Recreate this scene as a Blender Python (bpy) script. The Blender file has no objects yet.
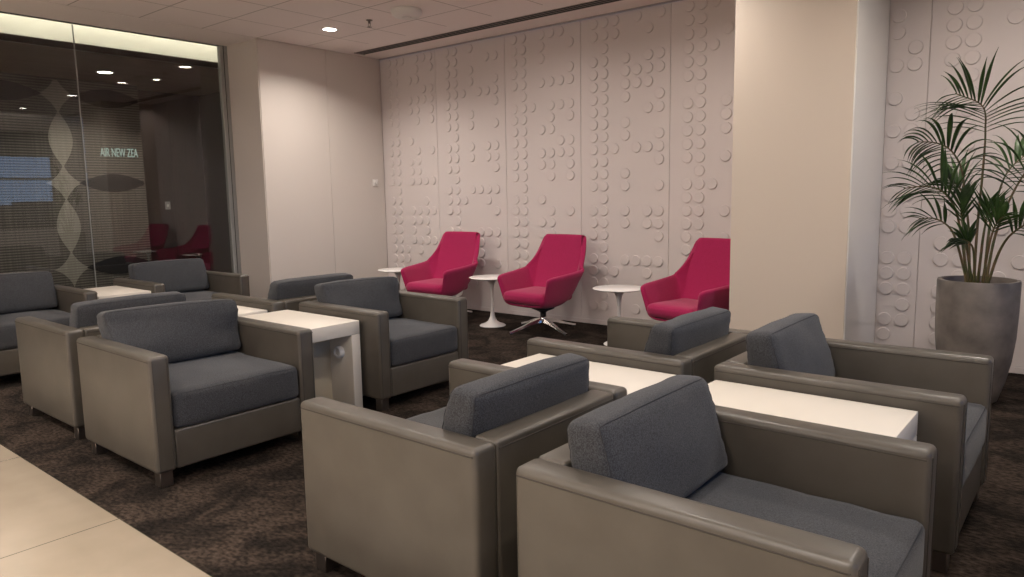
import bpy, bmesh, math, random
from mathutils import Vector, Matrix, noise
C = bpy.context.scene.collection
R = math.radians
PI = math.pi

# ------------------------------------------------------------ materials
def srgb(r, g, b):
    f = lambda c: (c/255/12.92) if c/255 <= .04045 else ((c/255+.055)/1.055)**2.4
    return (f(r), f(g), f(b), 1)

def mat(name, col, rough=.6, metal=0, spec=.5, col2=None, nscale=20, detail=4, bump=0, bscale=200, coat=0, stretch=None, sheen=0, lo=.35, hi=.65, bdist=.002):
    m = bpy.data.materials.new(name); m.use_nodes = True
    nt = m.node_tree; b = nt.nodes['Principled BSDF']
    b.inputs['Base Color'].default_value = col
    b.inputs['Roughness'].default_value = rough
    b.inputs['Metallic'].default_value = metal
    b.inputs['Specular IOR Level'].default_value = spec
    b.inputs['Coat Weight'].default_value = coat
    b.inputs['Sheen Weight'].default_value = sheen
    if col2 or bump:
        tc = nt.nodes.new('ShaderNodeTexCoord'); mp = nt.nodes.new('ShaderNodeMapping')
        nt.links.new(tc.outputs['Object'], mp.inputs['Vector'])
        if stretch: mp.inputs['Scale'].default_value = stretch
    if col2:
        n = nt.nodes.new('ShaderNodeTexNoise'); n.inputs['Scale'].default_value = nscale; n.inputs['Detail'].default_value = detail
        nt.links.new(mp.outputs[0], n.inputs['Vector'])
        r = nt.nodes.new('ShaderNodeValToRGB')
        r.color_ramp.elements[0].position = lo; r.color_ramp.elements[1].position = hi
        r.color_ramp.elements[0].color = col; r.color_ramp.elements[1].color = col2
        nt.links.new(n.outputs['Fac'], r.inputs['Fac']); nt.links.new(r.outputs['Color'], b.inputs['Base Color'])
    if bump:
        n2 = nt.nodes.new('ShaderNodeTexNoise'); n2.inputs['Scale'].default_value = bscale; n2.inputs['Detail'].default_value = 3
        nt.links.new(mp.outputs[0], n2.inputs['Vector'])
        bp = nt.nodes.new('ShaderNodeBump'); bp.inputs['Strength'].default_value = bump; bp.inputs['Distance'].default_value = bdist
        nt.links.new(n2.outputs['Fac'], bp.inputs['Height']); nt.links.new(bp.outputs[0], b.inputs['Normal'])
    return m

def emat(name, col, s):
    m = bpy.data.materials.new(name); m.use_nodes = True
    nt = m.node_tree; nt.nodes.clear()
    e = nt.nodes.new('ShaderNodeEmission'); e.inputs[0].default_value = col; e.inputs[1].default_value = s
    o = nt.nodes.new('ShaderNodeOutputMaterial'); nt.links.new(e.outputs[0], o.inputs[0])
    return m

M = {}
M['wall'] = mat('warm white painted wall', (.66, .60, .585, 1), .75, bump=.05, bscale=90)
M['side'] = mat('off white satin wall panel', (.63, .575, .53, 1), .5)
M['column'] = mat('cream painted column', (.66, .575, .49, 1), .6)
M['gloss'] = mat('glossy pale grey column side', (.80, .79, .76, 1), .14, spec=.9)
M['leather'] = mat('taupe grey leather', (.072, .063, .051, 1), .36, spec=.6, col2=(.086, .076, .062, 1), nscale=7, bump=.18, bscale=420, bdist=.001)
M['seam'] = mat('dark stitched seam', (.045, .038, .032, 1), .7)
M['fabric'] = mat('blue grey woven wool', (.027, .0285, .032, 1), .92, spec=.15, col2=(.072, .075, .082, 1), nscale=260, detail=3, bump=.35, bscale=500, sheen=.15, bdist=.001)
M['fseam'] = mat('dark cushion piping', (.03, .031, .036, 1), .9)
M['pink'] = mat('raspberry pink wool', (.28, .010, .058, 1), .9, spec=.15, col2=(.43, .021, .11, 1), nscale=300, detail=2, bump=.25, bscale=420, sheen=.2, bdist=.001)
M['blackmetal'] = mat('black metal', (.02, .02, .02, 1), .45)
M['brushed'] = mat('brushed steel foot', (.22, .19, .17, 1), .4, metal=1)
M['chrome'] = mat('polished aluminium', (.75, .74, .73, 1), .14, metal=1)
M['lacquer'] = mat('cream white laminate', (.74, .69, .61, 1), .45)
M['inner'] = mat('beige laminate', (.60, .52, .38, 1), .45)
M['white'] = mat('white lacquer', (.82, .80, .78, 1), .25)
M['plastic'] = mat('white plastic', (.75, .73, .70, 1), .4)
M['concrete'] = mat('grey fibre concrete', (.10, .088, .080, 1), .6, col2=(.25, .222, .20, 1), nscale=6, detail=8, bump=.2, bscale=40, lo=.3, hi=.75)
M['soil'] = mat('reddish bark mulch', (.06, .02, .01, 1), .9, col2=(.20, .07, .035, 1), nscale=60, bump=1, bscale=60, bdist=.02)
M['leaf'] = mat('dark green palm leaf', (.018, .042, .012, 1), .42, col2=(.045, .095, .022, 1), nscale=9)
M['stem'] = mat('green brown palm stem', (.07, .085, .03, 1), .5, col2=(.16, .10, .05, 1), nscale=14)
M['darkwall'] = mat('dark brown wall panelling', (.022, .016, .015, 1), .4, col2=(.034, .025, .022, 1), nscale=5, stretch=(1, 1, .2))
M['wood'] = mat('dark walnut ceiling lining', (.17, .105, .068, 1), .5, col2=(.23, .145, .095, 1), nscale=6, stretch=(1, .1, 1))
M['fascia'] = mat('pale cream fascia', (.76, .74, .66, 1), .7)
M['alu'] = mat('grey anodised aluminium', (.38, .38, .36, 1), .45, metal=.3)
M['black'] = mat('black gap', (.008, .008, .008, 1), .8)
M['vent'] = mat('pale grille metal and shadow line', (.40, .36, .33, 1), .5)  # also colours the strip that stands in for the wall-top shadow line
M['blind'] = mat('dark grey roller blind', (.06, .065, .08, 1), .8)
M['hill'] = mat('far dark shoreline', (.01, .02, .03, 1), .9)
M['groundout'] = mat('grey apron outside', (.06, .08, .1, 1), .9)
M['lamp'] = emat('lit downlight lens', (1, .92, .82, 1), 25)
M['lampdim'] = emat('dim downlight lens', (1, .86, .70, 1), 9)
M['panel'] = emat('lit fill light panel', (1, .92, .82, 1), 4)  # glowing face of the added fill panels behind the camera
M['strip'] = emat('lit cove strip', (1, .95, .82, 1), 3)
M['strip2'] = emat('lit recess strip', (1, .95, .84, 1), 12)
M['sign'] = emat('softly lit sign letters', (.75, .95, .82, 1), .38)
M['scr_light'] = mat('pale petal weave', (.23, .21, .175, 1), .9)
M['scr_dark'] = mat('charcoal petal weave', (.016, .014, .015, 1), .9)

def stripes(m, axis, freq, amt, mixcol):
    nt = m.node_tree; b = nt.nodes['Principled BSDF']
    base = tuple(b.inputs['Base Color'].default_value)
    tc = nt.nodes.new('ShaderNodeTexCoord')
    w = nt.nodes.new('ShaderNodeTexWave'); w.wave_type = 'BANDS'; w.bands_direction = axis
    w.inputs['Scale'].default_value = freq; w.inputs['Distortion'].default_value = .4
    nt.links.new(tc.outputs['Object'], w.inputs['Vector'])
    mp = nt.nodes.new('ShaderNodeMapping'); mp.inputs['Scale'].default_value = (1, 22, .5)
    nt.links.new(tc.outputs['Object'], mp.inputs[0])
    n = nt.nodes.new('ShaderNodeTexNoise'); n.inputs['Scale'].default_value = 2.2; n.inputs['Detail'].default_value = 4
    nt.links.new(mp.outputs[0], n.inputs['Vector'])
    ad = nt.nodes.new('ShaderNodeMath'); ad.operation = 'MULTIPLY'
    nt.links.new(w.outputs['Fac'], ad.inputs[0]); nt.links.new(n.outputs['Fac'], ad.inputs[1])
    mx = nt.nodes.new('ShaderNodeMix'); mx.data_type = 'RGBA'
    sc = nt.nodes.new('ShaderNodeMath'); sc.operation = 'MULTIPLY'; sc.inputs[1].default_value = amt; sc.use_clamp = True
    nt.links.new(ad.outputs[0], sc.inputs[0]); nt.links.new(sc.outputs[0], mx.inputs['Factor'])
    mx.inputs['A'].default_value = base; mx.inputs['B'].default_value = mixcol
    nt.links.new(mx.outputs['Result'], b.inputs['Base Color'])
    return m
M['screen'] = stripes(mat('taupe woven screen', (.055, .048, .042, 1), .9), 'Z', 9, 1.7, (.20, .18, .15, 1))
stripes(M['scr_light'], 'Z', 9, 1.2, (.42, .39, .33, 1))

def grid_mat(name, base, line, pitch, ox, oy, wid, rough, base2=None, nscale=3, bump=0, bscale=200, detail=6, lo=.35, hi=.65, edge=None):
    """tiles with thin joints at ox + k*pitch, oy + k*pitch (object = world coordinates)"""
    m = mat(name, base, rough, col2=base2, nscale=nscale, bump=bump, bscale=bscale, detail=detail, lo=lo, hi=hi)
    nt = m.node_tree; b = nt.nodes['Principled BSDF']
    tc = nt.nodes.new('ShaderNodeTexCoord'); sp = nt.nodes.new('ShaderNodeSeparateXYZ')
    nt.links.new(tc.outputs['Object'], sp.inputs[0])
    outs = []
    for ax, o in (('X', ox), ('Y', oy)):
        s = nt.nodes.new('ShaderNodeMath'); s.operation = 'SUBTRACT'; s.inputs[1].default_value = o
        nt.links.new(sp.outputs[ax], s.inputs[0])
        p = nt.nodes.new('ShaderNodeMath'); p.operation = 'PINGPONG'; p.inputs[1].default_value = pitch/2
        nt.links.new(s.outputs[0], p.inputs[0])
        l = nt.nodes.new('ShaderNodeMath'); l.operation = 'LESS_THAN'; l.inputs[1].default_value = wid/2
        nt.links.new(p.outputs[0], l.inputs[0]); outs.append(l)
    mxm = nt.nodes.new('ShaderNodeMath'); mxm.operation = 'MAXIMUM'
    nt.links.new(outs[0].outputs[0], mxm.inputs[0]); nt.links.new(outs[1].outputs[0], mxm.inputs[1])
    mx = nt.nodes.new('ShaderNodeMix'); mx.data_type = 'RGBA'
    nt.links.new(mxm.outputs[0], mx.inputs['Factor'])
    lk = [l for l in nt.links if l.to_socket == b.inputs['Base Color']]
    if lk:
        nt.links.new(lk[0].from_socket, mx.inputs['A'])
    else: mx.inputs['A'].default_value = base
    mx.inputs['B'].default_value = line
    nt.links.new(mx.outputs['Result'], b.inputs['Base Color'])
    return m
M['ceil'] = grid_mat('mineral ceiling tiles', (.87, .79, .76, 1), (.45, .40, .37, 1), .655, -7.68, 5.445, .012, .85, bump=.1, bscale=300)
M['ceilp'] = mat('plain ceiling board', (.87, .79, .76, 1), .8)
M['tile'] = grid_mat('beige stone floor tile', (.235, .195, .145, 1), (.08, .075, .05, 1), 1.3, -3.36, 1.257, .006, .22, base2=(.275, .23, .175, 1), nscale=2.5)
def carpet_mat():
    m = mat('dark brown patterned carpet', (.018, .0135, .011, 1), .95, spec=.1, col2=(.070, .053, .042, 1), nscale=34, detail=9, bump=.9, bscale=260, stretch=(1, 1.7, 1), lo=.38, hi=.72, bdist=.006)
    nt = m.node_tree; b = nt.nodes['Principled BSDF']
    src = [l for l in nt.links if l.to_socket == b.inputs['Base Color']][0].from_socket
    tc = nt.nodes.new('ShaderNodeTexCoord')
    n = nt.nodes.new('ShaderNodeTexNoise'); n.inputs['Scale'].default_value = 3.2; n.inputs['Detail'].default_value = 6; n.inputs['Distortion'].default_value = 1.2
    nt.links.new(tc.outputs['Object'], n.inputs['Vector'])
    r = nt.nodes.new('ShaderNodeValToRGB'); r.color_ramp.elements[0].position = .4; r.color_ramp.elements[1].position = .62
    r.color_ramp.elements[0].color = (.38, .38, .38, 1); r.color_ramp.elements[1].color = (1.25, 1.2, 1.15, 1)
    nt.links.new(n.outputs['Fac'], r.inputs['Fac'])
    mx = nt.nodes.new('ShaderNodeMix'); mx.data_type = 'RGBA'; mx.blend_type = 'MULTIPLY'; mx.inputs['Factor'].default_value = 1
    nt.links.new(src, mx.inputs['A']); nt.links.new(r.outputs[0], mx.inputs['B']); nt.links.new(mx.outputs['Result'], b.inputs['Base Color'])
    return m
M['carpet'] = carpet_mat()
def glass_mat():
    m = bpy.data.materials.new('clear glass'); m.use_nodes = True
    nt = m.node_tree; nt.nodes.clear()
    t = nt.nodes.new('ShaderNodeBsdfTransparent'); t.inputs[0].default_value = (.95, .96, .95, 1)
    g = nt.nodes.new('ShaderNodeBsdfGlossy'); g.inputs['Roughness'].default_value = 0.0
    f = nt.nodes.new('ShaderNodeFresnel'); f.inputs['IOR'].default_value = 1.6
    mx = nt.nodes.new('ShaderNodeMixShader'); o = nt.nodes.new('ShaderNodeOutputMaterial')
    nt.links.new(f.outputs[0], mx.inputs[0]); nt.links.new(t.outputs[0], mx.inputs[1]); nt.links.new(g.outputs[0], mx.inputs[2]); nt.links.new(mx.outputs[0], o.inputs[0])
    return m
M['glass'] = glass_mat()

# ------------------------------------------------------------ mesh helpers
def B(): return bmesh.new()
def setmi(faces, mi):
    for f in faces: f.material_index = mi
def box(bm, x0, x1, y0, y1, z0, z1, bev=0, seg=3, mi=0):
    g = bmesh.ops.create_cube(bm, size=1)
    vs = g['verts']
    for v in vs:
        v.co = Vector(((x0+x1)/2+v.co.x*(x1-x0), (y0+y1)/2+v.co.y*(y1-y0), (z0+z1)/2+v.co.z*(z1-z0)))
    fs = {f for v in vs for f in v.link_faces}
    setmi(fs, mi)
    if bev:
        es = list({e for v in vs for e in v.link_edges})
        bmesh.ops.bevel(bm, geom=es, offset=bev, segments=seg, profile=.5, affect='EDGES', clamp_overlap=True)
def lathe(bm, prof, cx=0, cy=0, cz=0, n=48, mi=0):
    rings = []
    for r, z in prof:
        if r < 1e-6: rings.append([bm.verts.new((cx, cy, cz+z))])
        else: rings.append([bm.verts.new((cx+r*math.cos(2*PI*i/n), cy+r*math.sin(2*PI*i/n), cz+z)) for i in range(n)])
    for a, b in zip(rings, rings[1:]):
        for i in range(n):
            j = (i+1) % n
            try:
                if len(a) == 1 and len(b) == 1: continue
                if len(a) == 1: f = bm.faces.new((a[0], b[j], b[i]))
                elif len(b) == 1: f = bm.faces.new((a[i], a[j], b[0]))
                else: f = bm.faces.new((a[i], a[j], b[j], b[i]))
                f.material_index = mi
            except ValueError: pass
def tube(bm, pts, rad, n=8, mi=0, closed=False):
    pts = [Vector(p) for p in pts]; N = len(pts)
    rads = rad if isinstance(rad, (list, tuple)) else [rad]*N
    rings = []; up = Vector((0, 0, 1)); prev = None
    for i, p in enumerate(pts):
        a = pts[(i-1) % N] if (closed or i > 0) else pts[i]
        b = pts[(i+1) % N] if (closed or i < N-1) else pts[i]
        t = (b-a).normalized()
        if prev is None:
            s = t.cross(up)
            if s.length < .1: s = t.cross(Vector((1, 0, 0)))
            s.normalize()
        else:
            s = (prev - t*prev.dot(t)).normalized()
        prev = s; u = s.cross(t)
        rings.append([bm.verts.new(p+(s*math.cos(2*PI*k/n)+u*math.sin(2*PI*k/n))*rads[i]) for k in range(n)])
    last = N if closed else N-1
    for i in range(last):
        a = rings[i]; b = rings[(i+1) % N]
        for k in range(n):
            f = bm.faces.new((a[k], a[(k+1) % n], b[(k+1) % n], b[k])); f.material_index = mi
    if not closed:
        for r_ in (rings[0][::-1], rings[-1]):
            f = bm.faces.new(r_); f.material_index = mi
def obj(name, bm, mats, parent=None, smooth=True, angle=40):
    bmesh.ops.recalc_face_normals(bm, faces=bm.faces)
    me = bpy.data.meshes.new(name); bm.to_mesh(me); bm.free()
    for m in (mats if isinstance(mats, (list, tuple)) else [mats]): me.materials.append(m)
    if smooth:
        me.shade_smooth()
        try: me.set_sharp_from_angle(angle=R(angle))
        except Exception: pass
    o = bpy.data.objects.new(name, me); C.objects.link(o)
    if parent: o.parent = parent
    return o
def tag(o, label, cat, group=None):
    o['label'] = label; o['category'] = cat
    if group: o['group'] = group
    return o
def thing(name, label, cat, loc=(0, 0, 0), rz=0, group=None):
    o = bpy.data.objects.new(name, None); C.objects.link(o)
    o.location = loc; o.rotation_euler = (0, 0, rz); o.empty_display_size = .1
    return tag(o, label, cat, group)
def struct(name, bm, m, smooth=False):
    o = obj(name, bm, m, smooth=smooth); o['kind'] = 'structure'; return o
def sbox(name, *a, m): 
    b = B(); box(b, *a); return struct(name, b, m)

ZC = 3.255      # lounge ceiling
YW = 6.62       # dotted wall
XG = -8.36      # glass wall
XR = 1.05       # window wall
# ------------------------------------------------------------ setting: floor and ceiling
sbox('floor_carpet', XG, XR, 1.257, YW, -.1, 0, m=M['carpet'])
sbox('floor_stone', XG, XR, -4, 1.257, -.1, 0, m=M['tile'])
sbox('floor_beyond', -11.4, XG, -4, 6.0, -.1, 0, m=M['darkwall'])
sbox('ceiling', XG, XR-.30, -4, 5.885, ZC, ZC+.08, m=M['ceil'])
sbox('ceiling_border', XG, XR-.30, 5.885, YW, ZC, ZC+.08, m=M['ceilp'])
b = B(); box(b, XG+.001, -7.68, -4, 4.79, ZC-.003, ZC); struct('ceiling_edge', b, M['ceilp'])
# lit cove trough along the window wall
b = B(); box(b, XR-.30, XR+.1, -4, YW, ZC+.26, ZC+.34); box(b, XR-.34, XR-.30, -4, YW, ZC+.08, ZC+.34); struct('ceiling_cove', b, M['ceilp'])
b = B(); box(b, XR-.29, XR-.02, -3.9, 5.95, ZC+.235, ZC+.255); tag(obj('cove_light_strip', b, M['strip'], smooth=False), 'long lit cove light strip above the window wall', 'light')

# ------------------------------------------------------------ dotted wall (embossed panels, one relief mesh)
PAN = [(-7.69, -6.65, -7.656, '4:123 5:1235 6:124567 7:1246 8:12456 9:124567 10:126 11:2 12:124567 13:1245 14:1245 15:1257 16:124 17:2 18:1257 19:12457 20:124567 21:1267 22:1245 23:1257 24:123567 3:12 2:125 1:124 0:2'),
 (-6.65, -5.515, -6.581, '0:1278 1:12 2:124 3:12 4:1257 5:5 6:57 7:12567 8:2 9:127 10:1236 11:124567 12:2 13:127 14:12467 15:12467 16:2 17:1247 18:124 19:127 20:123567 21:1247 22:124 23:1267 24:124'),
 (-5.515, -4.46, -5.379, '0:0145 1:01 2:013 3:1 4:01346 5:01 6:0135 7:0134 8:0134 9:0146 10:013 11:1 12:0146 13:01346 14:013456 15:0156 16:0134 17:0146 18:012456 19:1 20:013456 21:016 22:013 23:0136 24:01345'),
 (-4.46, -3.405, -4.427, '0:12 1:125 2:2 3:12 4:1236 5:124567 6:2 7:127 8:12467 9:12467 10:2 11:1247 12:124 13:127 14:123567 15:1247 16:124 17:1267 18:1247 19:12456 20:124567 21:12467 22:2 23:1236 24:12357'),
 (-3.405, -2.37, -3.344, '0:12 1:124 2:2 3:1256 4:12 5:1 6:1 7:124 8:12 9:124 10:12 11:1236 12:2 13:1246 14:126 15:124 16:1246 17:124 18:2 19:1267 20:126 21:123 22:1246 23:12 24:123'),
 (-1.47, -1.17, -1.40, '1:0 2:01 3:1 4:01 5:01 6:01 8:01 9:01 10:01 12:01 13:1 14:01 15:1 16:0 18:01 19:1 20:0 21:0 23:01'),
 (-1.17, -.12, -1.141, '0:35 1:13 2:1 3:12 4:12 5:24 6:125 7:12 8:24 9:1 10:12 11:2 12:0125 13:12 14:2 15:123 16:12 17:2 18:012 19:12 20:124 21:12 22:125 23:12'),
 (-.12, .80, -.09, '0:01 2:013 3:0145 5:01 6:034 8:01 9:0125 11:01 13:0134 15:01 17:015 19:01 21:0134 23:01')]
b = B()
box(b, XG, XR, YW+.012, YW+.14, 0, ZC)
for x0, x1, dx, s in PAN:
    g = .0018
    box(b, x0+g, x1-g, YW, YW+.02, .05, ZC-.02, .003, 1)
    for row in s.split():
        k, cs = row.split(':')
        z = .077+.129*int(k)
        for c_ in cs:
            x = dx+.13*int(c_)
            if z < .11 or z > ZC-.06 or x < x0+.03 or x > x1+.02: continue
            r = .0525; n = 28; T = .012
            prof = ((r+.001, 0), (r-.0005, T-.002), (r-.003, T))
            rings = [[b.verts.new((x+rr*math.cos(2*PI*i/n), YW-d, z+rr*math.sin(2*PI*i/n))) for i in range(n)] for rr, d in prof]
            for a_, b_ in zip(rings, rings[1:]):
                for i in range(n):
                    b.faces.new((a_[i], a_[(i+1) % n], b_[(i+1) % n], b_[i]))
            b.faces.new(rings[-1])
o = obj('wall_back', b, M['wall'], angle=24); o['kind'] = 'structure'
b = B(); box(b, -7.69, -2.375, YW-.012, YW-.0, .0, .048, .002, 1); box(b, -1.465, XR, YW-.012, YW-.0, .0, .048, .002, 1); struct('baseboard_back', b, M['wall'])
b = B(); box(b, -7.69, -2.375, YW-.02, YW+.002, ZC-.016, ZC-.001); box(b, -1.465, XR-.30, YW-.02, YW+.002, ZC-.016, ZC-.001); struct('trim_shadow_line', b, M['vent'])  # darker strip standing in for the shadow gap under the ceiling

# side wall block at the left of the dotted wall
b = B(); box(b, XG, -7.702, 4.79, YW, 0, ZC)
for y0, y1 in ((4.80, 5.735), (5.738, YW-.002)): box(b, -7.71, -7.69, y0, y1, .0, ZC-.002, .002, 1)
struct('wall_left', b, M['side'])
# column in front of the dotted wall
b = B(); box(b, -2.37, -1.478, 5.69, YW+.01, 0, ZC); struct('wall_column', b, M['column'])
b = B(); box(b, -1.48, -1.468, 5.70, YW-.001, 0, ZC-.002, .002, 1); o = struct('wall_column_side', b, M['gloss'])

# window wall at the right (seen only as a reflection in the glass)
b = B()
box(b, XR, XR+.12, -4, YW, 0, .88); box(b, XR, XR+.12, -4, YW, 2.92, ZC+.35)
box(b, XR, XR+.12, 5.97, YW, .88, 2.92); box(b, XR, XR+.12, -4, -2.5, .88, 2.92)
struct('wall_right', b, M['wall'])
b = B()
for z in (.88, 1.91, 2.86): box(b, XR+.02, XR+.09, -2.5, 5.97, z, z+.045)
for y in (-2.5, -.4, 1.7, 5.93): box(b, XR+.025, XR+.085, y, y+.045, .88, 2.9)
struct('window_1', b, M['blackmetal'])
b = B(); box(b, XR+.05, XR+.056, -2.48, 5.95, .9, 2.88); o = struct('window_1_pane', b, M['glass'])
b = B(); box(b, XR-.03, XR-.02, -2.5, 5.96, 2.40, 2.92); tube(b, [(XR-.025, -2.5, 2.40), (XR-.025, 5.96, 2.40)], .008)
tag(obj('roller_blind', b, M['blind']), 'dark roller blind lowered over the top of the window', 'blind')
# rear and left remainder walls
b = B(); box(b, -11.4, XR+.12, -4.12, -4, -.1, ZC+.35); struct('wall_front', b, M['wall'])
# outside
b = B(); box(b, 1.3, 160, -140, 160, -4, -3.8); struct('ground', b, M['groundout'])
random.seed(5)
b = B()
for k in range(46):
    y = -30+k*4.2; h = random.uniform(.6, 2.6)+2.2
    box(b, 110+random.uniform(-6, 6), 118, y-2.6, y+2.6, -3.9, -3.9+h+1.7)
tag(obj('skyline', b, M['hill'], smooth=False), 'low dark shoreline buildings outside the window', 'skyline')['kind'] = 'stuff'

# ------------------------------------------------------------ glass wall and the dim room behind it
b = B(); box(b, XG-.006, XG+.006, -4, 3.104, .01, ZC-.002); struct('window_2', b, M['glass'])
b = B(); box(b, XG-.006, XG+.006, 3.112, 4.69, .01, ZC-.002); struct('window_3', b, M['glass'])
b = B(); box(b, XG-.007, XG+.007, 3.104, 3.112, .01, ZC-.002); struct('trim_2', b, M['alu'])
b = B(); box(b, XG-.03, XG+.03, 4.69, 4.79, 0, ZC, .004, 2); box(b, XG+.029, XG+.034, 4.735, 4.74, 0, ZC, mi=1); struct('trim_3', b, [M['alu'], M['black']])
b = B(); box(b, XG-.02, XG+.02, -4, 4.69, 0, .03); struct('trim_4', b, M['alu'])
b = B(); box(b, XG-.02, XG+.012, -4, 4.69, ZC-.012, ZC-.001); struct('trim_5', b, M['blackmetal'])
# recess with lit fascia
sbox('wall_fascia', -8.74, -8.70, -4, 5.9, 3.05, 3.62, m=M['fascia'])
sbox('ceiling_recess', -8.74, XG, -4, 5.9, 3.60, 3.66, m=M['fascia'])
b = B(); box(b, XG-.03, XG+.03, -4, 5.9, ZC+.001, 3.62); struct('wall_bulkhead', b, M['fascia'])
b = B(); box(b, -8.70, XG-.035, 5.86, 5.9, 3.05, 3.6); struct('wall_recess_end', b, M['fascia'])
b = B(); box(b, XG-.075, XG-.035, -3.9, 5.8, 3.50, 3.53); tag(obj('recess_light_strip', b, M['strip2'], smooth=False), 'lit strip washing the cream band above the glass wall', 'light')
sbox('ceiling_wood', -11.4, -8.70, -4, 5.9, 3.05, 3.12, m=M['wood'])
b = B()
box(b, -11.32, -11.2, -4, 5.9, 0, 3.05)
for y in (4.0, 4.86, 5.38): box(b, -11.2, -11.195, y, y+.006, 0, 3.05, mi=1)
struct('wall_rear_room', b, [M['darkwall'], M['black']])
b = B(); box(b, -11.32, XG, 5.9, 5.99, 0, 3.6); struct('wall_rear_side', b, M['darkwall'])

# hanging patterned screen
XS = -10.8
scr = thing('patterned_screen', 'tall woven taupe screen with petal pattern hanging behind the glass wall', 'screen', (XS, 3.0, 0))
b = B(); box(b, -.01, .01, -6.8+.5, 1.79, .0, 3.049); obj('woven_panel', b, M['screen'], scr, smooth=False)
PY, PZ = 1.25, 1.15
def flat_poly(bm, pts, x0, x1):
    f0 = [bm.verts.new((x0, y, z)) for y, z in pts]; f1 = [bm.verts.new((x1, y, z)) for y, z in pts]
    bm.faces.new(f0); bm.faces.new(f1)
    n = len(pts)
    for i in range(n): bm.faces.new((f0[i], f0[(i+1) % n], f1[(i+1) % n], f1[i]))
for i in range(-4, 1):
    yc = 3.74-3.0+i*PY
    for j in range(0, 3):
        zc = .53+j*PZ
        st = []
        for q in range(40):
            a = 2*PI*q/40; rr = .23
            st.append((yc+rr*1.0*abs(math.cos(a))**2.9*(1 if math.cos(a) > 0 else -1), zc+rr*1.15*abs(math.sin(a))**2.9*(1 if math.sin(a) > 0 else -1)))
        st = [p for p in st if p[1] < 3.03 and p[0] < 1.78]
        if len(st) > 5:
            b = B(); flat_poly(b, st, .011, .014); obj('pale_star', b, M['scr_light'], scr, smooth=False)
        # pale upright petal between stars
        z0, z1 = zc+.21, zc+PZ-.21
        if z1 < 3.1:
            ps = [(yc+.145*math.sin(PI*t/16), z0+(z1-z0)*t/16) for t in range(17)]
            ps += [(yc-.145*math.sin(PI*t/16), z0+(z1-z0)*t/16) for t in range(15, 0, -1)]
            b = B(); flat_poly(b, ps, .011, .0145); obj('pale_petal', b, M['scr_light'], scr, smooth=False)
        # dark level petal
        y0, y1 = yc+.17, yc+PY-.17
        y1c = min(y1, 1.78)
        ps = []; 
        for t in range(21):
            y = y0+(y1-y0)*t/20
            if y <= 1.785: ps.append((y, zc+.125*math.sin(PI*t/20)))
        for t in range(20, -1, -1):
            y = y0+(y1-y0)*t/20
            if y <= 1.785 and 0 < t < 20: ps.append((y, zc-.125*math.sin(PI*t/20)))
        if len(ps) > 4 and (i >= 0 or j == 2):
            b = B(); flat_poly(b, ps, .011, .0155); obj('dark_petal', b, M['scr_dark'], scr, smooth=False)
cu = bpy.data.curves.new('sign', 'FONT'); cu.body = 'AIR NEW ZEA'; cu.size = .17; cu.extrude = .004
tmp = bpy.data.objects.new('tmp', cu); C.objects.link(tmp)
bpy.context.view_layer.update()
me = bpy.data.meshes.new_from_object(tmp.evaluated_get(bpy.context.evaluated_depsgraph_get()))
bpy.data.objects.remove(tmp); me.name = 'lettering_sign'; me.materials.clear(); me.materials.append(M['sign'])
xs = [v.co.x for v in me.vertices]; w = max(xs)-min(xs)
sg = bpy.data.objects.new('lettering_sign', me); C.objects.link(sg)
sg.matrix_world = Matrix.Translation((XS+.03, 4.21, 2.045)) @ Matrix(((0, 0, 1, 0), (1, 0, 0, 0), (0, 1, 0, 0), (0, 0, 0, 1))) @ Matrix.Diagonal((.50/w, 1, 1, 1))
tag(sg, 'small pale glowing capital letters seen through the glass wall', 'sign')
def downlight(x, y, z, m, label, cat='ceiling light', r=.06, square=False, group=None):
    t = thing('downlight', label, cat, (x, y, z), 0, group)
    b = B()
    lathe(b, [(r, 0), (r+.022, -.001), (r+.022, -.006), (r, -.008), (r-.004, -.002)], n=32); obj('trim_ring', b, M['plastic'], t)
    b = B(); lathe(b, [(0, -.003), (r-.003, -.003), (r-.003, -.001), (0, -.001)], n=32); obj('lens', b, m, t)
    return t
downlight(-9.93, 4.02, 3.05, M['lamp'], 'bright downlight in the dark wood ceiling behind the glass', r=.085)
downlight(-8.86, 4.55, 3.05, M['lampdim'], 'small dim downlight in the wood ceiling nearest the glass frame', r=.045)
downlight(-10.05, 4.72, 3.05, M['lampdim'], 'small dim downlight in the wood ceiling behind the screen edge', r=.045)
t = thing('wall_switch_plate', 'small switch plate on the dark wall behind the glass', 'switch', (-11.195, 5.28, 1.35))
b = B(); box(b, 0, .01, -.04, .04, -.06, .06, .002, 1); obj('plate', b, M['alu'], t)
b = B(); box(b, .01, .016, -.015, .015, -.02, .02, .002, 1); obj('rocker', b, M['plastic'], t)

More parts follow.
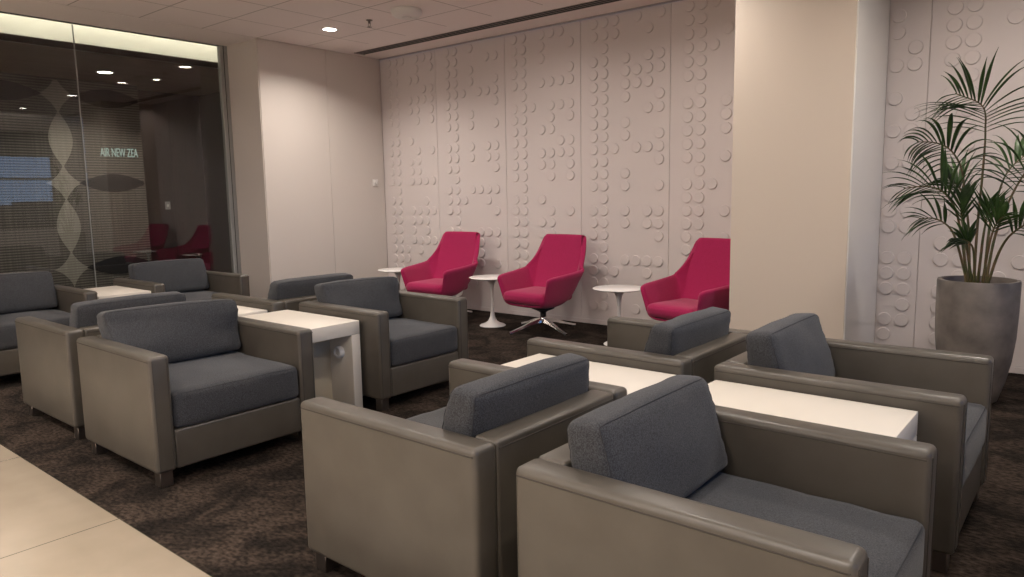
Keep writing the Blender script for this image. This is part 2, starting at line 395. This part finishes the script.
# ------------------------------------------------------------ ceiling fittings
downlight(-6.72, 5.09, ZC, M['lamp'], 'bright recessed downlight in the tiled ceiling near the left wall', r=.075)
t = thing('ceiling_sensor', 'round white dome sensor on the tiled ceiling', 'smoke detector', (-5.50, 5.10, ZC))
b = B(); lathe(b, [(0, -.001), (.15, -.001), (.155, -.02), (.15, -.045), (.12, -.07), (0, -.075)], n=40); obj('housing', b, M['plastic'], t)
b = B(); lathe(b, [(0, -.074), (.05, -.0735), (.045, -.085), (0, -.09)], n=32); obj('cap', b, M['plastic'], t)
t = thing('ceiling_sprinkler', 'tiny metal fire sprinkler hanging from the ceiling', 'sprinkler', (-6.09, 5.12, ZC))
b = B(); lathe(b, [(0, -.001), (.035, -.002), (.03, -.008), (.012, -.01), (.012, -.035), (0, -.036)], n=20); obj('collar', b, M['brushed'], t)
b = B(); tube(b, [(-.016, 0, -.034), (-.02, 0, -.055), (0, 0, -.07), (.02, 0, -.055), (.016, 0, -.034)], .003, 6); lathe(b, [(0, -.07), (.025, -.071), (.025, -.074), (0, -.075)], n=18); obj('deflector', b, M['brushed'], t)
t = thing('slot_diffuser', 'long dark slotted air vent running along the ceiling by the dotted wall', 'vent', (0, 0, ZC))
b = B(); box(b, -7.55, .6, 6.095, 6.255, -.004, -.001); obj('backing', b, M['black'], t, smooth=False)
b = B()
for y, w_ in ((6.093, .007), (6.143, .006), (6.196, .006), (6.250, .007)): box(b, -7.56, .6, y, y+w_, -.006, -.002, mi=0)
obj('slat', b, M['vent'], t, smooth=False)
b = B(); box(b, -7.565, -7.55, 6.09, 6.26, -.013, -.001); obj('end_cap', b, M['vent'], t, smooth=False)
t = thing('wall_controller', 'small square white wall switch on the plain left wall', 'switch', (-7.69, 6.45, 1.615))
b = B(); box(b, 0, .012, -.045, .045, -.045, .045, .003, 2); obj('plate', b, M['plastic'], t)
b = B(); box(b, .012, .03, -.012, .016, -.02, .02, .003, 2); obj('knob', b, M['plastic'], t)

# ------------------------------------------------------------ armchair
def cushion_bm(w, prof, r, n=(26, 22, 10), bulge=.02, seed=0, amp=.004, sag=0.0, crease=0):
    """soft box: u across (y), prof maps (v, t) -> (x, z) where v in 0..1 runs along the face, t in 0..1 through the thickness;
    r = edge rounding"""
    bm = B()
    g = bmesh.ops.create_cube(bm, size=2)
    bmesh.ops.subdivide_edges(bm, edges=bm.edges[:], cuts=15, use_grid_fill=True)
    def mp(u, v, t):
        # u,v,t in -1..1 ; rounded corners in metric space
        (ax, az) = prof(0, .5); (bx, bz) = prof(1, .5); L = math.hypot(bx-ax, bz-az)
        (cx_, cz_) = prof(.5, 0); (dx_, dz_) = prof(.5, 1); T = math.hypot(dx_-cx_, dz_-cz_)
        p = Vector((u*w/2, v*L/2, t*T/2)); h = Vector((w/2-r, L/2-r, T/2-r))
        q = Vector((max(-h.x, min(h.x, p.x)), max(-h.y, min(h.y, p.y)), max(-h.z, min(h.z, p.z))))
        d = p-q
        if d.length > 1e-9:
            d = d.normalized()*r
        p = q+d
        U, V, W_ = p.x/(w/2), p.y/(L/2), p.z/(T/2)
        bl = bulge*(1-U**2)*(1-V**2)
        X, Z = prof((V+1)/2, (W_+1)/2)
        # direction of thickness
        x1, z1 = prof((V+1)/2, 1); x0, z0 = prof((V+1)/2, 0)
        td = Vector((x1-x0, z1-z0)).normalized()
        X += td.x*bl*W_; Z += td.y*bl*W_
        # edge crown
        x2, z2 = prof(1, (W_+1)/2); x3, z3 = prof(0, (W_+1)/2)
        vd = Vector((x2-x3, z2-z3)).normalized()
        cr = (bulge*.55)*(1-U**2)*(1-abs(W_)**2)*V - sag*(1-U*U)*(1 if V > 0 else 0)*V
        X += vd.x*cr; Z += vd.y*cr
        Y = p.x + (bulge*.45)*(1-V**2)*(1-W_**2)*U
        nz = noise.noise(Vector((X*6+seed*7.3, Y*6, Z*6)))*amp
        nz += noise.noise(Vector((X*16+seed*3.1, Y*16, Z*16)))*amp*.35
        if crease:   # gathers on the short sides
            nz += crease*math.sin(V*24+3*noise.noise(Vector((seed, V*3, 0))))*max(0, abs(U)-.82)/.18
        return Vector((X+td.x*nz*W_, Y+nz*(.8 if abs(U) > .9 else 0)*(1 if U > 0 else -1), Z+td.y*nz*W_+nz*.3))
    for v in bm.verts:
        c = v.co.copy()
        # finer spacing towards the edges
        f = lambda s: math.copysign(1-(1-abs(s))**1.35, s)
        v.co = mp(f(c.x), f(c.y), f(c.z))
    # piping seams round the two faces
    for t in (.93, -.93):
        pts = []
        def seg(u0, v0, u1, v1, n=18):
            for i in range(n): pts.append((u0+(u1-u0)*i/n, v0+(v1-v0)*i/n))
        e = .999
        seg(-e, -e, e, -e); seg(e, -e, e, e); seg(e, e, -e, e); seg(-e, e, -e, -e)
        tube(bm, [mp(u, v, t) for u, v in pts], .0022, 5, 1, True)
    return bm

W_, D_, HA = .92, .92, .65
K, DZ = .974, .037      # final size factor of the seating and the lift that sets it on its feet
def kz(bm):
    for v in bm.verts: v.co = v.co*K+Vector((0, 0, DZ))
    return bm
TH = .107
def armchair(x0, y0, facing, seed, label, W_=.92, skew=0, D_=.92, group='taupe leather armchairs'):
    """origin at the chair's centre on the floor; local +x is the way it faces"""
    cx = x0+D_/2; cy = y0+W_/2
    t = thing('armchair', label, 'armchair', (cx*K, cy*K, 0), 0 if facing > 0 else PI, group)
    h = D_/2; zb = .042
    for s in (-1, 1):
        b = B()
        ya, yb = sorted((s*(W_/2-TH), s*W_/2))
        box(b, -h, h, ya, yb, zb, HA, .022, 4)
        so = s*(W_/2)
        z = HA-.026; q = .0008
        tube(b, [(-h+.012, so+s*q-s*.001, z), (h-.012, so+s*q-s*.001, z)], .0024, 6, 1)
        si = s*(W_/2-TH)
        tube(b, [(h-.012, si-s*.0003, z), (-h+.10, si-s*.0003, z)], .0022, 6, 1)
        tube(b, [(h-.0002, s*(W_/2-.018), zb+.02), (h-.0002, s*(W_/2-.018), HA-.02)], .002, 6, 1)
        tube(b, [(h-.0002, s*(W_/2-TH+.018), zb+.02), (h-.0002, s*(W_/2-TH+.018), HA-.02)], .002, 6, 1)
        for v in b.verts:       # slightly uneven padding
            if abs(v.co.z-HA) < .02: v.co.z += .002*noise.noise(v.co*5+Vector((seed, 0, 0)))
        obj('arm', kz(b), [M['leather'], M['seam']], t)
    b = B(); box(b, -h+.002, -h+TH, -W_/2+TH+.0005, W_/2-TH-.0005, zb, HA-.001, .015, 4)
    tube(b, [(-h+.0018, -W_/2+TH+.01, HA-.026), (-h+.0018, W_/2-TH-.01, HA-.026)], .0024, 6, 1)
    obj('back_panel', kz(b), [M['leather'], M['seam']], t)
    b = B(); box(b, -h+TH+.001, h-.012, -W_/2+TH+.0005, W_/2-TH-.0005, zb, .25, .014, 4); obj('seat_rail', kz(b), M['leather'], t)
    cw = W_-2*TH-.008
    xb, xf = -h+TH+.008, h-.002
    b = cushion_bm(cw, lambda v, q: (xb+(xf-xb)*v, .252+(.195)*q), .032, bulge=.018, seed=seed, amp=.004)
    obj('seat_cushion', kz(b), [M['fabric'], M['fseam']], t)
    # back cushion : v from the seat up, t from rear face to front face
    rnd = random.Random(seed*13+1); lean = rnd.uniform(-.008, .012); tall = rnd.uniform(-.012, .012)
    def pr(v, q):
        r0 = (-h+TH+.014, .458); r1 = (-h+.095+lean, .778+tall)
        f0 = (-h+.325, .472); f1 = (-h+.215+lean, .79+tall)
        a = (r0[0]+(r1[0]-r0[0])*max(v, 0)**1.6, r0[1]+(r1[1]-r0[1])*v); c = (f0[0]+(f1[0]-f0[0])*v, f0[1]+(f1[1]-f0[1])*v)
        return (a[0]+(c[0]-a[0])*q, a[1]+(c[1]-a[1])*q)
    b = cushion_bm(cw-.006, pr, .03, bulge=.022, seed=seed+31, amp=.007, crease=.0014)
    for v in b.verts:
        if v.co.z > .60: v.co.x += skew*v.co.y/(cw/2)*min(1, (v.co.z-.60)/.12)-abs(skew)*.15*min(1, (v.co.z-.60)/.12)
    obj('back_cushion', kz(b), [M['fabric'], M['fseam']], t)
    hx, hy = h*K, W_/2*K
    for sx in (-1, 1):
        for sy in (-1, 1):
            b = B(); box(b, sx*(hx-.055)-.032, sx*(hx-.055)+.032, sy*(hy-.055)-.032, sy*(hy-.055)+.032, 0, zb*K+DZ+.006, .003, 1)
            obj('leg', b, M['brushed'], t)
    b = B(); box(b, -hx+.10, hx-.12, -hy+.11, hy-.11, .045, zb*K+DZ+.002); obj('plinth', b, M['black'], t, smooth=False)
    return t
armchair(-4.54, 1.55, 1, 1, 'taupe leather armchair at front left facing right with its seat fully visible', .97, .075)
armchair(-5.72, 1.59, -1, 2, 'taupe armchair seen from behind, back to back with the front left armchair')
armchair(-7.70, 1.61, 1, 3, 'taupe armchair cut off by the left edge of the photo')
armchair(-7.76, 3.04, 1, 4, 'taupe armchair standing by the dark glass wall under the lettering', .98)
armchair(-5.73, 3.0, -1, 5, 'taupe armchair facing left whose cushion top shows before the plain left wall', .96)
armchair(-4.66, 3.115, 1, 6, 'taupe armchair facing right beyond the open white table, before the first pink chair', .89, .05)
armchair(-2.36, 1.555, -1, 7, 'taupe armchair in the front centre turned away with its plain side panel showing')
armchair(-2.38, 2.99, -1, 8, 'taupe armchair facing left before the partly hidden pink chair beside the column')
armchair(-1.27, 1.53, 1, 9, 'nearest taupe armchair at the bottom right corner facing right')
armchair(-1.325, 3.01, 1, 10, 'taupe armchair at right in front of the concrete plant pot', D_=.965)

# ------------------------------------------------------------ white block tables
def block_table(x0, x1, y0, y1, front, label, power=False):
    t = thing('block_table', label, 'side table', ((x0+x1)/2*K, (y0+y1)/2*K, 0), 0 if front > 0 else PI, 'cream block tables between armchairs')
    hx, hy, hz = (x1-x0)/2*K, (y1-y0)/2*K, .59*K+DZ
    b = B(); box(b, -hx, hx, -hy, hy, hz-.09, hz, .003, 2); obj('table_top', b, M['lacquer'], t)
    for s in (-1, 1):
        ya, yb = sorted((s*(hy-.068), s*hy)); b = B(); box(b, -hx, hx, ya, yb, 0, hz-.0905, .003, 2); obj('leg_panel', b, M['lacquer'], t)
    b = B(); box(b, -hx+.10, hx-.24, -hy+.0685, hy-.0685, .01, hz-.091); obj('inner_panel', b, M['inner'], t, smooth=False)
    if power:
        b = B(); lathe(b, [(0, 0), (.042, 0), (.042, .026), (.036, .034), (.026, .034), (.024, .024), (0, .024)], n=28)
        for v in b.verts: v.co = Vector((hx-.125+v.co.x, hy-.0685-v.co.z,   .395+v.co.y))
        g = obj('power_outlet', b, M['white'], t); g['label'] = 'round white power outlet'
    return t
block_table(-4.75, -3.90, 2.54, 3.085, 1, 'white block table with an open front and round outlet beyond the front left armchair', True)
block_table(-5.70, -4.86, 2.53, 2.985, -1, 'white block table behind the seat cushion of the front left armchair')
block_table(-7.62, -6.86, 2.56, 3.02, 1, 'white block table nearest the dark glass wall')
block_table(-2.27, -1.46, 2.495, 2.97, -1, 'white block table in the centre behind the front centre armchair')
block_table(-1.30, -.50, 2.47, 2.99, 1, 'long cream block table between the two armchairs at right')

# ------------------------------------------------------------ pink swivel chairs
def shell_bm():
    # path stations: (y, z) spine, half width of the flat, wing vector (x,y,z) to the rim
    S = [((-.325, .325), .250, (.075, -.035, .235)),
         ((-.335, .292), .258, (.098, -.005, .300)),
         ((-.17, .272), .265, (.115, .01, .330)),
         ((.00, .275), .268, (.128, .06, .345)),
         ((.12, .325), .268, (.130, .08, .310)),
         ((.205, .42), .270, (.120, .02, .235)),
         ((.262, .53), .284, (.090, -.045, .135)),
         ((.302, .64), .300, (.058, -.060, .060)),
         ((.342, .75), .306, (.024, -.045, .020)),
         ((.375, .86), .298, (.008, -.028, .004)),
         ((.400, .945), .285, (.003, -.018, .0)),
         ((.412, .985), .268, (.0, -.010, -.004))]
    bm = B(); rows = []
    for (y, z), w, wg in S:
        row = []
        def P(s, a):   # a 0..1 along wing
            e = a
            return Vector((s*(w+wg[0]*(e**1.05)), y+wg[1]*e, z+wg[2]*e))
        for a in (1, .8, .55, .3, .1): row.append(P(-1, a))
        for u in (-.86, -.6, -.3, 0, .3, .6, .86):
            row.append(Vector((u*w, y+.018*(1-u*u)*(1 if z > .4 else 0), z-.012*(1-u*u)*(1 if z < .4 else 0))))
        for a in (.1, .3, .55, .8, 1): row.append(P(1, a))
        rows.append([bm.verts.new(p) for p in row])
    for a, b_ in zip(rows, rows[1:]):
        for i in range(len(a)-1): bm.faces.new((a[i], a[i+1], b_[i+1], b_[i]))
    return bm
def swivel_chair(x, y, rz, label):
    t = thing('swivel_armchair', label, 'armchair', (x, y, 0), rz, 'pink swivel chairs by the dotted wall')
    o = obj('shell', shell_bm(), M['pink'], t, angle=180)
    s = o.modifiers.new('th', 'SOLIDIFY'); s.thickness = .05; s.offset = -1
    s = o.modifiers.new('sub', 'SUBSURF'); s.levels = 2; s.render_levels = 2
    b = cushion_bm(.525, lambda v, q: (-.355+.545*v, .318+.115*q), .045, bulge=.014, seed=3, amp=.002)
    for v in b.verts: v.co = Vector((-v.co.y, v.co.x, v.co.z))
    obj('seat_cushion', b, [M['pink'], M['pink']], t)
    b = B(); lathe(b, [(0, .262), (.13, .262), (.12, .235), (.05, .205), (.032, .19), (.03, .13), (0, .13)], n=28); obj('swivel_post', b, M['blackmetal'], t)
    b = B(); lathe(b, [(0, .145), (.038, .145), (.045, .13), (.045, .09), (.03, .08), (0, .08)], n=28); obj('hub', b, M['chrome'], t)
    for k in range(4):
        a = R(-18+90*k)
        b = B(); d = Vector((math.cos(a), math.sin(a), 0)); p = Vector((-d.y, d.x, 0))
        rings = []
        for s_, zt, hh, ww in ((.02, .135, .045, .026), (.14, .108, .032, .02), (.28, .062, .022, .015), (.395, .030, .018, .013), (.42, .026, .016, .011)):
            c = d*s_
            rings.append([b.verts.new(c+p*(ww*q[0])+Vector((0, 0, zt+hh*q[1]-hh))) for q in ((-1, .0), (-.7, 1), (.7, 1), (1, .0))])
        for r0, r1 in zip(rings, rings[1:]):
            for i in range(4): b.faces.new((r0[i], r0[(i+1) % 4], r1[(i+1) % 4], r1[i]))
        b.faces.new(rings[0][::-1]); b.faces.new(rings[-1])
        lg = obj('leg', b, M['chrome'], t)
        b = B(); lathe(b, [(0, 0), (.016, 0), (.016, .012), (.008, .014), (0, .014)], d.x*.40, d.y*.40, 0, 14); obj('glide', b, M['blackmetal'], lg)
    return t
swivel_chair(-6.02, 6.0, R(5), 'raspberry pink swivel chair nearest the left wall')
swivel_chair(-4.53, 6.0, R(-1), 'raspberry pink swivel chair in the middle with its chrome star base showing')
swivel_chair(-2.83, 6.0, R(-12), 'raspberry pink swivel chair half hidden by the cream column')

def tulip(x, y, label):
    t = thing('pedestal_table', label, 'side table', (x, y, 0), 0, 'white pedestal tables by the dotted wall')
    b = B(); lathe(b, [(0, .515), (.10, .515), (.22, .524), (.244, .532), (.247, .537), (.243, .54), (0, .54)], n=56); obj('table_top', b, M['white'], t)
    b = B(); lathe(b, [(0, 0), (.142, 0), (.144, .006), (.13, .016), (.085, .03), (.05, .055), (.028, .10), (.018, .17), (.0145, .27), (.017, .38), (.028, .46), (.05, .50), (.085, .5145), (0, .5148)], n=48); obj('pedestal', b, M['white'], t)
    return t
tulip(-6.69, 5.92, 'round white pedestal table left of the pink chair nearest the left wall')
tulip(-5.15, 5.90, 'round white pedestal table between the left and middle pink chairs')
tulip(-3.50, 5.82, 'round white pedestal table left of the half hidden pink chair')

# ------------------------------------------------------------ potted palm
PX, PY_ = -.635, 5.62
pl = thing('potted_palm', 'tall green palm in a tapered grey concrete pot before the dotted wall', 'potted plant', (PX, PY_, 0))
b = B(); lathe(b, [(0, 0), (.13, 0), (.148, .012), (.186, .14), (.214, .28), (.23, .43), (.236, .62), (.237, .80), (.234, .815), (.216, .815), (.21, .79), (.21, .74), (0, .74)], n=64); obj('pot', b, M['concrete'], pl)
b = B(); lathe(b, [(0, .785), (.1, .782), (.209, .768), (.209, .745), (0, .745)], n=40)
for v in b.verts:
    if v.co.z > .76: v.co.z += .012*noise.noise(v.co*30)
obj('soil', b, M['soil'], pl)
def catmull(P, n):
    P = [Vector(p) for p in P]; Q = [P[0]*2-P[1]]+P+[P[-1]*2-P[-2]]; out = []
    for i in range(1, len(Q)-2):
        for k in range(n):
            t = k/n; a, b_, c, d = Q[i-1:i+3]
            out.append(.5*((2*b_)+(c-a)*t+(2*a-5*b_+4*c-d)*t*t+(3*b_-a-3*c+d)*t**3))
    out.append(P[-1]); return out
def frond(pts, start, n, ln, droop, seed, width=.014, up=.35, side=None, taper=.35):
    """pts in world coordinates; leaflets from fraction start to the tip"""
    rnd = random.Random(seed)
    C_ = [p-Vector((PX, PY_, 0)) for p in catmull(pts, 10)]
    N = len(C_)
    fr = thing_part = None
    b = B()
    tube(b, C_, [.0085*(1-.8*i/N)+.0012 for i in range(N)], 7)
    st = obj('stem', b, M['stem'], pl)
    b = B()
    for k in range(n):
        q = start+(1-start)*(k+.5)/n
        f = q*(N-1); i = min(int(f), N-2); p = C_[i].lerp(C_[i+1], f-i)
        tg = (C_[min(i+1, N-1)]-C_[max(i-1, 0)]).normalized()
        sd = tg.cross(Vector(side) if side else Vector((0, -1, .15)))
        if sd.length < .15: sd = tg.cross(Vector((1, 0, .2)))
        sd.normalize()
        rel = (k+.5)/n
        L = ln*(1-(1-taper)*abs(rel-.35)/.65)*rnd.uniform(.88, 1.1)
        for s in (-1, 1):
            d = (tg*(up+.5*rel)+sd*s*(1.0-.45*rel)+Vector((rnd.uniform(-.12, .12), rnd.uniform(-.18, .10), rnd.uniform(-.05, .1)))).normalized()
            c = p.copy(); seg = 9; prevv = None; dd = d.copy()
            for j in range(seg+1):
                a = j/seg
                wv = width*math.sin(PI*min(1, (a*.9+.08)))**.75*(1 if a < .6 else (1-a)/.4*.8+.2)
                if j == seg: wv = .0006
                wd = dd.cross(Vector((0, 0, 1)))
                if wd.length < .1: wd = sd
                wd.normalize()
                nm = wd.cross(dd).normalized()
                cur = (b.verts.new(c-wd*wv+nm*wv*.35), b.verts.new(c-nm*wv*.15), b.verts.new(c+wd*wv+nm*wv*.35))
                if prevv:
                    b.faces.new((prevv[0], prevv[1], cur[1], cur[0])); b.faces.new((prevv[1], prevv[2], cur[2], cur[1]))
                prevv = cur
                c = c+dd*L/seg
                dd = (dd+Vector((0, 0, -droop*(.25+a)*rnd.uniform(.8, 1.2)/seg*2))).normalized()
    o = obj('frond', b, M['leaf'], pl, angle=180)
    m = o.modifiers.new('th', 'SOLIDIFY'); m.thickness = .0008
frond([(-0.66, 5.62, 0.79), (-0.660, 5.62, 1.14), (-0.650, 5.62, 1.52), (-0.648, 5.6, 1.78), (-0.665, 5.52, 1.93), (-0.80, 5.40, 2.01)], .58, 17, .47, .7, 1, .011, .38)
frond([(-0.70, 5.6, 0.79), (-0.733, 5.6, 1.12), (-0.742, 5.58, 1.40), (-0.765, 5.56, 1.55), (-0.82, 5.5, 1.66), (-0.90, 5.45, 1.71), (-1.0, 5.4, 1.72)], .48, 13, .36, 1.5, 2, .015, .45)
frond([(-0.689, 5.58, 0.79), (-0.737, 5.55, 1.10), (-0.775, 5.5, 1.28), (-0.84, 5.45, 1.39), (-0.93, 5.4, 1.43), (-1.06, 5.38, 1.42)], .46, 12, .37, .8, 3, .013, .9)
frond([(-0.686, 5.55, 0.79), (-0.747, 5.5, 1.04), (-0.798, 5.48, 1.16), (-0.876, 5.42, 1.22), (-0.964, 5.4, 1.22)], .55, 7, .24, .8, 4, .012, .9)
frond([(-0.591, 5.6, 0.79), (-0.561, 5.6, 1.078), (-0.51, 5.6, 1.283), (-0.448, 5.6, 1.451), (-0.384, 5.58, 1.56), (-0.303, 5.5, 1.60)], .50, 12, .40, 1.5, 5, .016, .35)
frond([(-0.63, 5.55, 0.79), (-0.612, 5.5, 1.08), (-0.600, 5.48, 1.20), (-0.59, 5.45, 1.30)], .60, 9, .27, .3, 6, .013, 1.4)
frond([(-0.58, 5.6, 0.79), (-0.523, 5.58, 1.016), (-0.451, 5.52, 1.136), (-0.345, 5.48, 1.201), (-0.216, 5.4, 1.158)], .45, 11, .28, .8, 7, .015, .8)
frond([(-0.643, 5.52, 0.79), (-0.651, 5.46, 1.00), (-0.676, 5.42, 1.07), (-0.731, 5.38, 1.10)], .60, 7, .20, .6, 8, .017, .7)
frond([(-0.602, 5.6, 0.79), (-0.594, 5.65, 1.173), (-0.559, 5.7, 1.40), (-0.519, 5.75, 1.53), (-0.426, 5.8, 1.64)], .55, 10, .34, 1.3, 9, .014, .4)
frond([(-0.683, 5.62, 0.79), (-0.715, 5.66, 1.16), (-0.75, 5.70, 1.32), (-0.79, 5.72, 1.42), (-0.86, 5.74, 1.48)], .58, 10, .28, .7, 10, .015, .8)
frond([(-0.60, 5.52, 0.79), (-0.575, 5.46, 1.02), (-0.545, 5.42, 1.17), (-0.49, 5.38, 1.25)], .55, 9, .24, .5, 12, .016, .9)
frond([(-0.66, 5.55, 0.79), (-0.70, 5.50, 1.05), (-0.73, 5.46, 1.22), (-0.74, 5.44, 1.36)], .60, 9, .26, .3, 14, .016, 1.3)

# ------------------------------------------------------------ light
def area(name, loc, size, power, col, rot=(0, 0, 0), sy=None, spread=180, shape='DISK'):
    l = bpy.data.lights.new(name, 'AREA'); l.energy = power; l.color = col; l.shape = shape if sy is None else 'RECTANGLE'
    l.size = size
    if sy: l.size_y = sy
    l.spread = R(spread)
    o = bpy.data.objects.new(name, l); C.objects.link(o); o.location = loc; o.rotation_euler = rot
    return o
WARM = (1, .905, .82)
# the lounge's grid of recessed downlights (those beyond the one in view sit above or behind the frame)
area('lamp_beam', (-6.72, 5.09, ZC-.012), .14, 26, WARM, spread=140)
for x, y in ((-4.75, 5.09), (-2.75, 5.09), (-.3, 5.09), (-6.0, 2.75), (-3.9, 2.75), (-1.7, 2.75), (.1, 2.75), (-6.0, .5), (-3.9, .5), (-1.7, .5), (.1, .5)):
    downlight(x, y, ZC, M['lamp'], 'recessed round downlight in the tiled ceiling above the seating', r=.075, group='downlights above the seating')
    area('lamp_beam', (x, y, ZC-.012),   .14, 26 if (x > -.5 and y > 5) else 15 if y > 1 else 7, WARM, spread=160)
for x, y in ((-6.2, -2.9), (-3.6, -2.9), (-1.0, -2.9)):  # added unseen panels, fill light from behind the camera
    t = thing('fill_light_panel', 'added square fill light panel, unseen, over the far side of the stone floor', 'ceiling light', (x, y, ZC), 0, 'added fill light panels')
    b = B(); box(b, -.63, .63, -.63, .63, -.03, -.002, .004, 1); box(b, -.6, .6, -.6, .6, -.034, -.028, mi=1); obj('panel_frame', b, [M['plastic'], M['panel']], t, smooth=False)
    area('lamp_beam', (x, y, ZC-.04), 1.18, 45, WARM, sy=1.18)
for x in (-7.4, -6.0, -4.6, -3.2, -1.8, -.4):  # added unseen lamps: the stone floor bounces their light onto the chairs
    for y in (-.35, -1.6):
        downlight(x, y, ZC, M['lamp'], 'added ceiling downlight, out of view, that brightens the beige stone floor', r=.075, group='added downlights over the stone floor')
        area('lamp_beam', (x, y, ZC-.012), .14, 26, WARM, spread=85)
area('lamp_beam', (-9.93, 4.02, 3.03), .15, 14, WARM, spread=120)
area('lamp_beam', (-10.05, 4.72, 3.03), .08, 3, WARM, spread=100)
area('lamp_beam', (-10.95, 5.1, 3.03), .06, 4, WARM, spread=90)
area('lamp_beam', (-9.6, 2.4, 3.03), .15, 10, WARM, spread=140)
p = area('window_portal', (XR+.1, 1.7, 1.9), 8.4, 1, (1, 1, 1), (0, -PI/2, 0), sy=2.0)
p.data.size = 2.0; p.data.size_y = 8.4; p.data.cycles.is_portal = True

w = bpy.data.worlds.new('dusk sky'); bpy.context.scene.world = w; w.use_nodes = True
nt = w.node_tree; bg = nt.nodes['Background']
tc = nt.nodes.new('ShaderNodeTexCoord'); sp = nt.nodes.new('ShaderNodeSeparateXYZ'); r = nt.nodes.new('ShaderNodeValToRGB')
nt.links.new(tc.outputs['Generated'], sp.inputs[0]); nt.links.new(sp.outputs['Z'], r.inputs['Fac']); nt.links.new(r.outputs[0], bg.inputs[0])
r.color_ramp.elements[0].position = 0; r.color_ramp.elements[0].color = (.38, .60, 1, 1)
r.color_ramp.elements[1].position = .35; r.color_ramp.elements[1].color = (.14, .32, .80, 1)
bg.inputs[1].default_value = 1.5

# ------------------------------------------------------------ camera
cd = bpy.data.cameras.new('camera'); cam = bpy.data.objects.new('camera', cd); C.objects.link(cam)
f, yaw, pi_, ro = 722.14, -.689719, .12866, .0170875
fw = Vector((math.sin(yaw)*math.cos(pi_), math.cos(yaw)*math.cos(pi_), -math.sin(pi_)))
rt = Vector((math.cos(yaw), -math.sin(yaw), 0)); dn = fw.cross(rt)
r2 = rt*math.cos(ro)+dn*math.sin(ro); d2 = -rt*math.sin(ro)+dn*math.cos(ro)
m = Matrix((r2, -d2, -fw)).transposed().to_4x4(); m.translation = Vector((0, 0, 1.42))
cam.matrix_world = m
cd.sensor_width = 36; cd.lens = f/1024*36; cd.clip_start = .05; cd.clip_end = 500
bpy.context.scene.camera = cam
s = bpy.context.scene
s.view_settings.view_transform = 'Standard'; s.view_settings.look = 'None'; s.view_settings.gamma = 1
s.view_settings.use_curve_mapping = False; s.view_settings.exposure = 0.17
